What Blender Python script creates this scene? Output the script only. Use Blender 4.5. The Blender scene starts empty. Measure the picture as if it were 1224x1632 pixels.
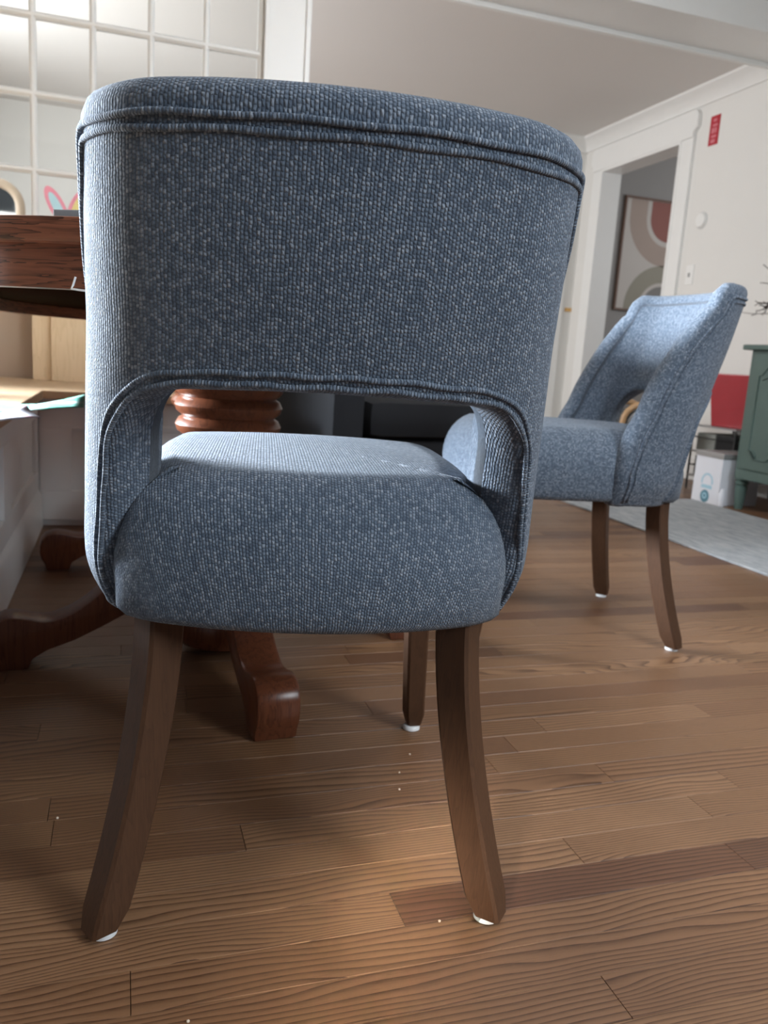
import bpy, bmesh, math, random
from mathutils import Vector, Matrix
random.seed(7)
S = bpy.context.scene
COL = S.collection
PI = math.pi

# ------------------------------------------------------------------ camera
FPX = 1288.0
cam_d = bpy.data.cameras.new('camera'); cam = bpy.data.objects.new('camera', cam_d); COL.objects.link(cam)
cam_d.sensor_fit = 'VERTICAL'; cam_d.sensor_height = 36.0; cam_d.sensor_width = 27.0
cam_d.lens = FPX / 1632.0 * 36.0
a, b, c = math.radians(10.72), math.radians(3.76), math.radians(18.23)
fw = Vector((math.sin(c)*math.cos(a), math.cos(c)*math.cos(a), -math.sin(a)))
rt = Vector((math.cos(c), -math.sin(c), 0)); up = rt.cross(fw)
r2 = math.cos(b)*rt + math.sin(b)*up; u2 = -math.sin(b)*rt + math.cos(b)*up
M = Matrix((r2, u2, -fw)).transposed().to_4x4(); M.translation = Vector((0, 0, 0.62))
cam.matrix_world = M
cam_d.clip_start = 0.02
cam_d.dof.use_dof = True; cam_d.dof.focus_distance = 0.80; cam_d.dof.aperture_fstop = 9.0
S.camera = cam

# ------------------------------------------------------------------ light
W = bpy.data.worlds.new('world'); S.world = W; W.use_nodes = True
W.node_tree.nodes['Background'].inputs[0].default_value = (0.80, 0.88, 1.0, 1)
W.node_tree.nodes['Background'].inputs[1].default_value = 0.06

def area(name, loc, target, sx, sy, power, color=(1, 1, 1), spread=None):
    d = bpy.data.lights.new(name, 'AREA'); d.shape = 'RECTANGLE'; d.size = sx; d.size_y = sy
    d.energy = power; d.color = color
    if spread: d.spread = math.radians(spread)
    o = bpy.data.objects.new(name, d); COL.objects.link(o); o.location = loc
    o.rotation_euler = (Vector(target)-Vector(loc)).to_track_quat('-Z', 'Y').to_euler()
    return o
area('window_light_left', (-1.50, 2.72, 0.93), (0.5, 0.90, 0.84), 1.1, 0.42, 155, (0.84, 0.92, 1.0), 90)
area('window_light_rear', (1.90, -1.20, 1.70), (0.3, 0.9, 0.7), 0.8, 0.8, 50, (0.84, 0.93, 1.0))
area('sun_shaft_rear', (-1.30, -1.05, 1.45), (0.325, 0.79, 0.0), 0.12, 0.16, 0.30, (1.0, 0.96, 0.86), 7)
area('fill_dining', (1.00, 0.35, 2.38), (0.6, 0.8, 0.0), 0.8, 0.8, 13, (0.97, 0.98, 1.0))  # added overhead fill for the floor and chair top, not a known fitting
area('window_light_living', (-1.45, 4.7, 1.5), (3.4, 5.0, 1.5), 1.5, 1.3, 80, (0.98, 0.985, 1.0), 170)
area('fill_partition', (1.35, 1.75, 2.38), (0.0, 3.6, 1.4), 0.7, 0.5, 26, (0.92, 0.96, 1.0))  # added fill that brightens the post and muntins, not a real pendant
area('fill_hall', (5.2, 4.4, 1.7), (4.2, 6.1, 1.4), 0.8, 1.0, 13, (0.95, 0.97, 1.0))  # added fill to lift the hall wall and print, no known window

S.view_settings.view_transform = 'Standard'; S.view_settings.look = 'None'
S.view_settings.gamma = 1.0; S.view_settings.use_curve_mapping = False
S.view_settings.exposure = 0.18

# ------------------------------------------------------------------ helpers
def tag(o, label=None, cat=None, group=None, kind=None):
    if label: o['label'] = label
    if cat: o['category'] = cat
    if group: o['group'] = group
    if kind: o['kind'] = kind
    return o

def empty(name, loc=(0, 0, 0), rz=0, parent=None):
    o = bpy.data.objects.new(name, None); COL.objects.link(o)
    o.location = loc; o.rotation_euler = (0, 0, rz); o.empty_display_size = 0.05
    if parent: o.parent = parent
    return o

class MB:
    def __init__(s): s.v = []; s.f = []; s.uv = []
    def box(s, x0, x1, y0, y1, z0, z1, bev=0.0):
        if bev <= 0:
            n = len(s.v)
            s.v += [(x, y, z) for z in (z0, z1) for y in (y0, y1) for x in (x0, x1)]
            s.f += [tuple(n+i for i in q) for q in ((0,2,3,1),(4,5,7,6),(0,1,5,4),(2,6,7,3),(0,4,6,2),(1,3,7,5))]
        else:
            bm = bmesh.new()
            bmesh.ops.create_cube(bm, size=1, matrix=Matrix.Translation(((x0+x1)/2,(y0+y1)/2,(z0+z1)/2)) @ Matrix.Diagonal((x1-x0,y1-y0,z1-z0,1)))
            bmesh.ops.bevel(bm, geom=bm.edges[:], offset=bev, segments=2, affect='EDGES', profile=0.6)
            s.bm(bm)
        return s
    def bm(s, bm):
        n = len(s.v); bm.verts.index_update()
        s.v += [tuple(v.co) for v in bm.verts]; s.f += [tuple(n+v.index for v in f.verts) for f in bm.faces]
        bm.free(); return s
    def tube(s, pts, r, seg=8, closed=False, caps=True):
        pts = [Vector(p) for p in pts]; n0 = len(s.v); N = len(pts)
        rs = r if isinstance(r, (list, tuple)) else [r]*N
        prev = None
        for i, p in enumerate(pts):
            if closed: t = pts[(i+1) % N]-pts[i-1]
            else: t = pts[min(i+1, N-1)]-pts[max(i-1, 0)]
            t.normalize()
            if prev is None:
                q = Vector((0, 0, 1)) if abs(t.z) < 0.9 else Vector((1, 0, 0))
                nrm = (q - t*q.dot(t)).normalized()
            else: nrm = (prev - t*prev.dot(t)).normalized()
            prev = nrm; bi = t.cross(nrm)
            for k in range(seg):
                an = 2*PI*k/seg; s.v.append(tuple(p + (nrm*math.cos(an)+bi*math.sin(an))*rs[i]))
        for i in range(N if closed else N-1):
            for k in range(seg):
                A = n0+i*seg; B = n0+((i+1) % N)*seg; k2 = (k+1) % seg
                s.f.append((A+k, A+k2, B+k2, B+k))
        if caps and not closed:
            s.f.append(tuple(n0+k for k in reversed(range(seg)))); s.f.append(tuple(n0+(N-1)*seg+k for k in range(seg)))
        return s
    def lathe(s, prof, c=(0, 0), seg=40):
        n0 = len(s.v)
        for r, z in prof:
            for k in range(seg):
                an = 2*PI*k/seg; s.v.append((c[0]+r*math.cos(an), c[1]+r*math.sin(an), z))
        for i in range(len(prof)-1):
            for k in range(seg):
                k2 = (k+1) % seg; s.f.append((n0+i*seg+k, n0+i*seg+k2, n0+(i+1)*seg+k2, n0+(i+1)*seg+k))
        s.f.append(tuple(n0+k for k in reversed(range(seg)))); s.f.append(tuple(n0+(len(prof)-1)*seg+k for k in range(seg)))
        return s
    def prism(s, poly, z0, z1, frame=None):
        """polygon in (a,b), extruded along c from z0 to z1; frame maps (a,b,c)->xyz"""
        fr = frame or (lambda a_, b_, c_: (a_, b_, c_)); n = len(s.v); N = len(poly)
        for cc in (z0, z1): s.v += [tuple(fr(p[0], p[1], cc)) for p in poly]
        s.f.append(tuple(n+i for i in reversed(range(N)))); s.f.append(tuple(n+N+i for i in range(N)))
        for i in range(N): j = (i+1) % N; s.f.append((n+i, n+j, n+N+j, n+N+i))
        return s
    def build(s, name, mat, parent=None, smooth=False, bevel=0, uv=None, attr=None, recalc=True, seg=2):
        me = bpy.data.meshes.new(name); me.from_pydata(s.v, [], s.f)
        if uv:
            l = me.uv_layers.new(name='UVMap')
            for i, lp in enumerate(me.loops): l.data[i].uv = uv[lp.vertex_index]
        if recalc or bevel:
            bm = bmesh.new(); bm.from_mesh(me)
            if bevel: bmesh.ops.bevel(bm, geom=[e for e in bm.edges if len(e.link_faces) == 2 and e.calc_face_angle(0) > 0.5], offset=bevel, segments=seg, affect='EDGES', profile=0.6)
            bmesh.ops.recalc_face_normals(bm, faces=bm.faces); bm.to_mesh(me); bm.free()
        if attr is not None:
            at = me.attributes.new('rnd', 'FLOAT', 'FACE')
            for i in range(len(me.polygons)): at.data[i].value = attr if isinstance(attr, float) else attr[i]
        me.materials.append(mat)
        o = bpy.data.objects.new(name, me); COL.objects.link(o)
        if smooth:
            for p in me.polygons: p.use_smooth = True
            if smooth != 'all': me.set_sharp_from_angle(angle=math.radians(38))
        if parent: o.parent = parent
        return o

def copy_tree(o, parent=None):
    cpy = o.copy(); COL.objects.link(cpy)
    if parent: cpy.parent = parent
    for ch in list(o.children): copy_tree(ch, cpy)
    return cpy

# ------------------------------------------------------------------ materials
class NT:
    def __init__(s, name, rough=0.5, spec=0.5):
        s.m = bpy.data.materials.new(name); s.m.use_nodes = True; s.t = s.m.node_tree
        s.b = s.t.nodes['Principled BSDF']; s.b.inputs['Roughness'].default_value = rough
        s.b.inputs['Specular IOR Level'].default_value = spec
    def n(s, kind, **kw):
        nd = s.t.nodes.new(kind)
        for k, v in kw.items(): setattr(nd, k, v)
        return nd
    def l(s, a_, b_): s.t.links.new(a_, b_); return b_
    def val(s, sock, v):
        if hasattr(v, 'is_output'): s.l(v, sock)
        else: sock.default_value = v
    def math(s, op, a_, b_=0.0, c_=None):
        nd = s.n('ShaderNodeMath', operation=op); s.val(nd.inputs[0], a_); s.val(nd.inputs[1], b_)
        if c_ is not None: s.val(nd.inputs[2], c_)
        return nd.outputs[0]
    def sep(s, v): nd = s.n('ShaderNodeSeparateXYZ'); s.l(v, nd.inputs[0]); return nd.outputs
    def comb(s, x, y, z=0.0):
        nd = s.n('ShaderNodeCombineXYZ')
        for i, q in enumerate((x, y, z)): s.val(nd.inputs[i], q)
        return nd.outputs[0]
    def noise(s, vec, scale=5, detail=3, rough=0.5, out=0):
        nd = s.n('ShaderNodeTexNoise'); s.l(vec, nd.inputs['Vector']); nd.inputs['Scale'].default_value = scale
        nd.inputs['Detail'].default_value = detail; nd.inputs['Roughness'].default_value = rough
        return nd.outputs[out]
    def ramp(s, f, stops):
        nd = s.n('ShaderNodeValToRGB'); s.l(f, nd.inputs[0]); e = nd.color_ramp.elements
        while len(e) < len(stops): e.new(0.5)
        for i, (p, cc) in enumerate(stops):
            e[i].position = p; e[i].color = (*cc, 1) if len(cc) == 3 else cc
        return nd.outputs[0]
    def mix(s, f, a_, b_, mode='MIX'):
        nd = s.n('ShaderNodeMix', data_type='RGBA', blend_type=mode); s.val(nd.inputs[0], f)
        for i, q in ((6, a_), (7, b_)):
            if hasattr(q, 'is_output'): s.l(q, nd.inputs[i])
            else: nd.inputs[i].default_value = (*q, 1)
        return nd.outputs[2]
    def bump(s, h, strength=0.3, dist=0.001):
        nd = s.n('ShaderNodeBump'); s.l(h, nd.inputs['Height']); nd.inputs['Strength'].default_value = strength
        nd.inputs['Distance'].default_value = dist; s.l(nd.outputs[0], s.b.inputs['Normal'])
    def color(s, c_):
        if hasattr(c_, 'is_output'): s.l(c_, s.b.inputs['Base Color'])
        else: s.b.inputs['Base Color'].default_value = (*c_, 1)

def plain(name, col, rough=0.5, metal=0.0, var=0.05, scale=12, bump=0.0):
    t = NT(name, rough); t.b.inputs['Metallic'].default_value = metal
    g = t.n('ShaderNodeTexCoord').outputs['Object']
    f = t.noise(g, scale, 4)
    t.color(t.mix(f, tuple(x*(1-var) for x in col), tuple(min(1, x*(1+var)) for x in col)))
    if bump: t.bump(t.noise(g, scale*20, 3), bump, 0.001)
    return t.m

def fabric(name, piping=False):
    t = NT(name, 0.92, 0.25)
    uv = t.n('ShaderNodeUVMap').outputs[0]
    dn = t.noise(uv, 160, 2, 0.5, 1)
    vm = t.n('ShaderNodeVectorMath', operation='MULTIPLY_ADD'); t.l(dn, vm.inputs[0]); vm.inputs[1].default_value = (0.0028, 0.0034, 0)
    t.l(uv, vm.inputs[2])
    x, y, _ = t.sep(vm.outputs[0])
    pu, pv = (0.0034, 0.0036) if not piping else (0.0030, 0.0100)
    cu = t.math('DIVIDE', x, pu); wc_ = t.n('ShaderNodeTexWhiteNoise', noise_dimensions='1D'); t.l(t.math('FLOOR', cu), wc_.inputs['W']); par = t.math('ADD', t.math('MULTIPLY', t.math('FLOOR', cu), 0.5), t.math('MULTIPLY', wc_.outputs['Value'], 0.45))
    cv = t.math('ADD', t.math('DIVIDE', y, pv), par)
    fu = t.math('FRACT', cu); fv = t.math('FRACT', cv)
    hu = t.math('SINE', t.math('MULTIPLY', fu, PI)); hv = t.math('SINE', t.math('MULTIPLY', fv, PI))
    h = t.math('MULTIPLY', t.math('POWER', hu, 0.7), t.math('ADD', 0.30, t.math('MULTIPLY', hv, 0.7)))
    cell = t.comb(t.math('FLOOR', cu), t.math('FLOOR', cv))
    wn = t.n('ShaderNodeTexWhiteNoise', noise_dimensions='2D'); t.l(cell, wn.inputs['Vector'])
    rnd = wn.outputs['Value']
    fine = t.noise(uv, 1100, 3, 0.6)
    h2 = t.math('ADD', t.math('MULTIPLY', h, t.math('ADD', 0.6, t.math('MULTIPLY', rnd, 0.6))), t.math('MULTIPLY', fine, 0.45))
    big = t.noise(uv, 9, 3)
    base = t.ramp(t.math('ADD', t.math('MULTIPLY', rnd, 0.55), t.math('MULTIPLY', fine, 0.5)),
                  [(0.15, (0.060, 0.080, 0.115)), (0.48, (0.155, 0.203, 0.265)), (0.72, (0.27, 0.325, 0.40)), (0.93, (0.56, 0.61, 0.68))])
    base = t.mix(t.math('MULTIPLY', t.math('SUBTRACT', 1.0, h), 0.80), base, (0.020, 0.031, 0.055))  # crevice shade between the tufts mixed into the colour
    base = t.mix(t.math('MULTIPLY', big, 0.35), base, (0.165, 0.210, 0.28), 'MIX')
    t.color(base)
    t.b.inputs['Sheen Weight'].default_value = 0.22; t.b.inputs['Sheen Roughness'].default_value = 0.4
    t.bump(h2, 0.9, 0.0016)
    return t.m

def wood(name, dark, light, axis=0, scale=1.0, rough=0.45, streak=1.0, obj=True, lines=0.5):
    t = NT(name, rough); g = t.n('ShaderNodeTexCoord').outputs['Object' if obj else 'Generated']
    mp = t.n('ShaderNodeMapping'); t.l(g, mp.inputs[0]); sc = [14*scale]*3; sc[axis % 3] = 1.3*scale
    if axis == 3: sc = [2.2*scale, 2.2*scale, 30*scale]
    mp.inputs['Scale'].default_value = sc
    n1 = t.noise(mp.outputs[0], 1.6, 4, 0.55)
    mp2 = t.n('ShaderNodeMapping'); t.l(g, mp2.inputs[0]); sc = [420*scale]*3; sc[axis % 3] = 12*scale
    if axis == 3: sc = [14*scale, 14*scale, 420*scale]
    mp2.inputs['Scale'].default_value = sc
    n2 = t.noise(mp2.outputs[0], 1.0, 3, 0.6)
    w = t.math('FRACT', t.math('MULTIPLY', n1, 9.0)); w = t.math('POWER', w, 3.0)
    f = t.math('ADD', t.math('MULTIPLY', w, lines), t.math('MULTIPLY', n2, 0.55*streak))
    t.color(t.ramp(f, [(0.15, light), (0.85, dark)]))
    t.bump(n2, 0.15, 0.0004)
    return t.m

def floor_mat():
    t = NT('oak floor', 0.34, 0.45)
    g = t.n('ShaderNodeNewGeometry').outputs['Position']; x, y, z = t.sep(g)
    at = t.n('ShaderNodeAttribute', attribute_name='rnd').outputs['Fac']
    off = t.math('MULTIPLY', at, 37.0)
    r2_ = t.math('FRACT', t.math('MULTIPLY', at, 7.13)); r3_ = t.math('FRACT', t.math('MULTIPLY', at, 23.7))
    v = t.comb(t.math('MULTIPLY', x, 2.2), t.math('ADD', t.math('MULTIPLY', y, 9.0), off), off)
    n1 = t.noise(v, 1.0, 2.0, 0.5)
    # ring lines: flat-sawn (cathedrals) to quarter-sawn, by plank
    amp = t.math('ADD', 3.0, t.math('MULTIPLY', r3_, 17.0))
    freq = t.math('ADD', 70.0, t.math('MULTIPLY', r2_, 130.0))
    ph = t.math('ADD', t.math('MULTIPLY', y, freq), t.math('MULTIPLY', n1, amp))
    fr = t.math('FRACT', ph)
    vj = t.comb(t.math('MULTIPLY', x, 60.0), t.math('MULTIPLY', y, 700.0), off)
    nj = t.noise(vj, 1.0, 2, 0.6)
    line = t.math('POWER', fr, 2.6)
    line = t.math('MULTIPLY', line, t.math('ADD', 0.45, t.math('MULTIPLY', nj, 1.1)))
    pores = t.noise(t.comb(t.math('MULTIPLY', x, 26.0), t.math('MULTIPLY', y, 900.0), off), 1.0, 3, 0.7)
    base = t.ramp(at, [(0.0, (0.216, 0.112, 0.054)), (0.2, (0.272, 0.146, 0.072)), (0.4, (0.180, 0.086, 0.041)), (0.55, (0.308, 0.170, 0.087)), (0.75, (0.228, 0.117, 0.057)), (0.9, (0.120, 0.051, 0.026)), (1.0, (0.096, 0.042, 0.022))])
    base = t.mix(t.math('MULTIPLY', t.noise(t.comb(t.math('MULTIPLY', x, 5.0), t.math('MULTIPLY', y, 30.0), off), 1.0, 3), 0.5), base, (0.23, 0.115, 0.06))
    dk = t.mix(1.0, base, (0.26, 0.20, 0.18), 'MULTIPLY')
    colr = t.mix(t.math('MINIMUM', t.math('MULTIPLY', line, 0.95), 1.0), base, dk)
    colr = t.mix(t.math('MULTIPLY', t.math('GREATER_THAN', pores, 0.60), 0.25), colr, dk)
    t.color(colr)
    rr = t.math('ADD', 0.34, t.math('MULTIPLY', t.noise(g, 6, 3), 0.14)); t.l(rr, t.b.inputs['Roughness'])
    t.bump(t.math('SUBTRACT', 1.0, t.math('ADD', t.math('MULTIPLY', line, 0.6), t.math('MULTIPLY', pores, 0.3))), 0.25, 0.0005)
    return t.m

FAB = fabric('blue chenille'); FABP = fabric('blue chenille piping', True)
LEGW = wood('weathered walnut leg', (0.036, 0.017, 0.009), (0.090, 0.042, 0.021), axis=2, scale=1.6, rough=0.55, lines=0.18); LEGW.node_tree.nodes['Principled BSDF'].inputs['Specular IOR Level'].default_value = 0.25
TABW = wood('red mahogany oak', (0.030, 0.010, 0.005), (0.235, 0.082, 0.042), axis=3, scale=1.0, rough=0.42, lines=0.55)
TABV = wood('red mahogany turned', (0.022, 0.007, 0.004), (0.150, 0.048, 0.022), axis=2, scale=1.1, rough=0.28, lines=0.30, streak=0.8)
TABV.node_tree.nodes['Principled BSDF'].inputs['Specular IOR Level'].default_value = 0.3
OAKW = wood('pale oak slab', (0.34, 0.22, 0.12), (0.56, 0.40, 0.25), axis=0, scale=0.9, rough=0.55, lines=0.3)
PINE = wood('raw pine', (0.50, 0.35, 0.18), (0.70, 0.54, 0.35), axis=2, scale=0.8, rough=0.7, lines=0.25, streak=0.6)
FLOORM = floor_mat()
WHITE = plain('white trim paint', (0.80, 0.80, 0.78), 0.38, var=0.02)
WALLM = plain('warm white wall', (0.74, 0.73, 0.70), 0.8, var=0.02, scale=3, bump=0.05)
CEIL = plain('ceiling paint', (0.72, 0.70, 0.675), 0.85, var=0.02, scale=2)
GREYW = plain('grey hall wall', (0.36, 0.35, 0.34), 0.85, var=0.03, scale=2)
TAN = plain('tan backing board', (0.42, 0.32, 0.24), 0.85, var=0.08, scale=3)
DARK = plain('dark subfloor', (0.04, 0.025, 0.015), 0.9)
PAD = plain('white glide', (0.78, 0.78, 0.78), 0.4)
GREEN = plain('sage green paint', (0.095, 0.150, 0.132), 0.45, var=0.06)
BLACK = plain('black metal', (0.015, 0.015, 0.016), 0.4)
GREYM = plain('grey metal', (0.42, 0.42, 0.42), 0.35, metal=0.5)
BRASS = plain('brass', (0.62, 0.38, 0.14), 0.35, metal=0.6)
def glass_mat():
    t = NT('window glass', 0.02); nt = t.t
    tr = t.n('ShaderNodeBsdfTransparent'); tr.inputs[0].default_value = (0.96, 0.98, 0.98, 1)
    gl = t.n('ShaderNodeBsdfGlossy'); gl.inputs['Roughness'].default_value = 0.03
    lw = t.n('ShaderNodeFresnel'); lw.inputs[0].default_value = 1.45
    mx = t.n('ShaderNodeMixShader'); t.l(lw.outputs[0], mx.inputs[0]); t.l(tr.outputs[0], mx.inputs[1]); t.l(gl.outputs[0], mx.inputs[2])
    t.l(mx.outputs[0], nt.nodes['Material Output'].inputs[0]); return t.m
GLASS = glass_mat()

# ------------------------------------------------------------------ room shell
def struct(name, mb, mat, parent=None, **kw):
    o = mb.build(name, mat, parent, **kw)
    if not parent: o['kind'] = 'structure'
    return o

XL, XR, YB, YF = -1.62, 3.40, -1.45, 7.20     # left, right, behind camera, far
# floor: subfloor with real strips laid along X
PW, P0 = 0.0585, 0.745
fl = struct('floor', MB().box(XL, 5.6, YB, YF, -0.06, -0.012), DARK)
def proj(p):
    q = Vector(p) - Vector((0, 0, 0.62)); d = q.dot(fw)
    if d < 0.1: return None
    return 612+FPX*q.dot(r2)/d, 816-FPX*q.dot(u2)/d, d
fixed = {0: [0.302, (0.30, 0.785, 0.93), 0.785], 1: [(-0.6, -0.26, 0.5), 0.567, (0.567, 0.98, 0.80)], 2: [0.815], 4: [-0.084], 5: [-0.084], -1: [0.009], -3: [0.479], -2: [(0.15, 0.2, 0.2)]}
cand = []; rest = []
row = int(math.floor((YB-P0)/PW))
R3 = random.Random(11)
while P0+row*PW < YF:
    y0 = P0+row*PW; y1 = y0+PW
    cuts = []; x = XL-R3.uniform(0, 0.8)
    while x < (5.6 if y0 > 3.5 else 3.4):
        cuts.append(x); x += R3.choice((0.35, 0.55, 0.75, 0.95, 1.2, 0.65))
    cuts.append(x)
    joints = {0: [0.302, 0.785], 1: [0.567], 2: [0.815, -0.35], 4: [-0.084], -1: [0.009, 0.95], -3: [0.479, -0.3], -2: [-0.5, 1.1], 3: [0.15], 6: [0.62]}.get(row)
    if joints:
        lo, hi = min(joints)-0.30, max(joints)+0.30
        cuts = sorted([q for q in cuts if q < lo or q > hi] + joints)
    for i in range(len(cuts)-1):
        xa, xb = max(XL, cuts[i]), min(5.6, cuts[i+1])
        if xb-xa < 0.02: continue
        rv = R3.random()*0.84
        if R3.random() < 0.10: rv = 0.9
        if row == 0 and abs(cuts[i]-0.302) < 1e-6: rv = 0.90
        if row == 0 and abs(cuts[i]-0.785) < 1e-6: rv = 0.97
        if row == 0 and abs(cuts[i+1]-0.302) < 1e-6: rv = 0.50
        if row == -1: rv = 0.31 if cuts[i] < 0.5 else 0.44
        if row == 1 and abs(cuts[i]-0.567) < 1e-6: rv = 0.66
        if row == 2: rv = 0.55 if cuts[i] < 0.8 else 0.12
        bm_ = 0.0009
        poly = [(xa+0.0003, y0+0.0002), (xb-0.0003, y0+0.0002), (xb-0.0003, y1-0.0002), (xa+0.0003, y1-0.0002)]
        inn = [(xa+0.0005, y0+bm_*0.8), (xb-0.0005, y0+bm_*0.8), (xb-0.0005, y1-bm_*0.8), (xa+0.0005, y1-bm_*0.8)]
        V = [(p[0], p[1], -0.012) for p in poly]+[(p[0], p[1], -0.0009) for p in poly]+[(p[0], p[1], 0) for p in inn]
        F = [(0, 1, 5, 4), (1, 2, 6, 5), (2, 3, 7, 6), (3, 0, 4, 7), (4, 5, 9, 8), (5, 6, 10, 9), (6, 7, 11, 10), (7, 4, 8, 11), (8, 9, 10, 11)]
        best = None
        for k in range(9):
            q = proj((xa+(xb-xa)*k/8, (y0+y1)/2, 0))
            if q and -60 < q[0] < 1284 and 600 < q[1] < 1700: best = q[2] if best is None else min(best, q[2])
        (cand if best else rest).append((best or 99, V, F, rv))
    row += 1
cand.sort(key=lambda q: q[0])
for d_, V, F, rv in cand[:298]:
    m_ = MB(); m_.v = V; m_.f = F; m_.build('plank', FLOORM, fl, attr=float(rv), recalc=False)
m_ = MB(); at_ = []
for d_, V, F, rv in cand[298:]+rest:
    n_ = len(m_.v); m_.v += V; m_.f += [tuple(n_+i for i in f_) for f_ in F]; at_ += [rv]*len(F)
tag(m_.build('plank_field', FLOORM, fl, attr=at_, recalc=False), kind='stuff')

# right wall with doorway
DZ, DY0, DY1, CH = 2.10, 4.70, 5.62, 2.37
wr = MB().box(XR, XR+0.14, 1.6, DY0, 0, CH+0.1).box(XR, XR+0.14, DY1, YF, 0, CH+0.1).box(XR, XR+0.14, DY0, DY1, DZ, CH+0.1)
struct('wall_right', wr, WALLM)
d1 = empty('door_1', (XR, DY0, 0)); tag(d1, kind='structure')
mb = MB().box(XR-0.022, XR+0.002, DY0-0.115, DY0, 0, DZ, 0.004); mb.build('casing', WHITE, d1)
mb = MB().box(XR-0.022, XR, DY1, DY1+0.115, 0, DZ, 0.004); mb.build('casing', WHITE, d1)
head = [(DY0-0.115, DZ), (DY1+0.115, DZ), (DY1+0.115, DZ+0.03), (DY1+0.145, DZ+0.06), (DY1+0.145, DZ+0.13), (DY1+0.12, DZ+0.16), (DY0-0.12, DZ+0.16), (DY0-0.145, DZ+0.13), (DY0-0.145, DZ+0.06), (DY0-0.115, DZ+0.03)]
MB().prism(head, XR-0.030, XR, lambda y_, z_, x_: (x_, y_, z_)).build('head_casing', WHITE, d1, bevel=0.003)
mb = MB().box(XR-0.026, XR+0.14, DY0-0.004, DY0+0.016, 0, DZ-0.016).box(XR-0.026, XR+0.14, DY1-0.016, DY1+0.004, 0, DZ-0.016).box(XR-0.026, XR+0.14, DY0, DY1, DZ-0.016, DZ+0.004)
mb.build('jamb', WHITE, d1)
for o in d1.children: o.matrix_parent_inverse = Matrix.Translation((-XR, -DY0, 0))

# back wall (short return) and far wall
BY = 5.90
struct('wall_back', MB().box(2.78, XR, BY, BY+0.12, 0, CH+0.1), WALLM)
struct('wall_far', MB().box(XL, XR, YF, YF+0.12, 0, CH+0.1), WALLM)
d2 = empty('door_2', (3.1, BY, 0)); tag(d2, kind='structure')
MB().box(0.12, 0.21, -0.022, 0, 0, 2.08, 0.004).build('casing', WHITE, d2)
MB().box(-0.30, 0.12, -0.012, 0.0, 0, 2.06).build('door_leaf', WHITE, d2, bevel=0.002)
MB().box(0.245, 0.30, -0.012, 0.0, 1.083, 1.112).build('strike_plate', BRASS, d2, bevel=0.002)
# hall behind the doorway
struct('wall_hall', MB().box(XR+0.14, 5.6, 6.10, 6.2, 0, 2.6), GREYW)
struct('wall_hall_side', MB().box(5.5, 5.6, 3.5, 6.1, 0, 2.6).box(XR+0.14, 5.6, 3.4, 3.5, 0, 2.6), GREYW)
# left wall with window opening over the bench, wall behind camera with window
struct('wall_left', MB().box(XL-0.12, XL, 0.9, 2.12, 0, 2.5).box(XL-0.12, XL, 3.32, YF, 0, 2.5).box(XL-0.12, XL, 2.12, 3.32, 0, 0.50).box(XL-0.12, XL, 2.12, 3.32, 1.55, 2.5), WALLM)
struct('ceiling', MB().box(XL-0.12, XR+0.14, YB-0.12, 3.56, 2.42, 2.5).box(XL-0.12, XR+0.14, 3.8, YF+0.1, CH, 2.5).box(XR+0.14, 5.6, 3.4, 6.2, 2.5, 2.56), CEIL)
# beam over the cased opening
struct('trim_1', MB().box(XL, XR, 3.54, 3.86, 2.285, 2.46), WHITE)
struct('trim_2', MB().box(XL, XR, 3.845, 3.872, 2.262, 2.305), WHITE, bevel=0.004)
# crown mouldings
prof = [(0, 0), (0.0, -0.095), (0.012, -0.095), (0.018, -0.075), (0.045, -0.045), (0.06, -0.030), (0.075, -0.022), (0.085, -0.014), (0.085, 0)]
m_ = MB().prism([(p, q) for p, q in prof], 3.875, BY, lambda a_, b_, c_: (XR-a_, c_, CH+b_)); struct('trim_3', m_, WHITE, smooth=True)
m_ = MB().prism([(p, q) for p, q in prof], 2.80, XR, lambda a_, b_, c_: (c_, BY-a_, CH+b_)); struct('trim_4', m_, WHITE, smooth=True)
struct('baseboard_right', MB().box(XR-0.018, XR, 2.0, DY0-0.117, 0, 0.14), WHITE, bevel=0.004)
struct('baseboard_far', MB().box(XL, XR, YF-0.018, YF, 0, 0.14), WHITE, bevel=0.004)

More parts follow.
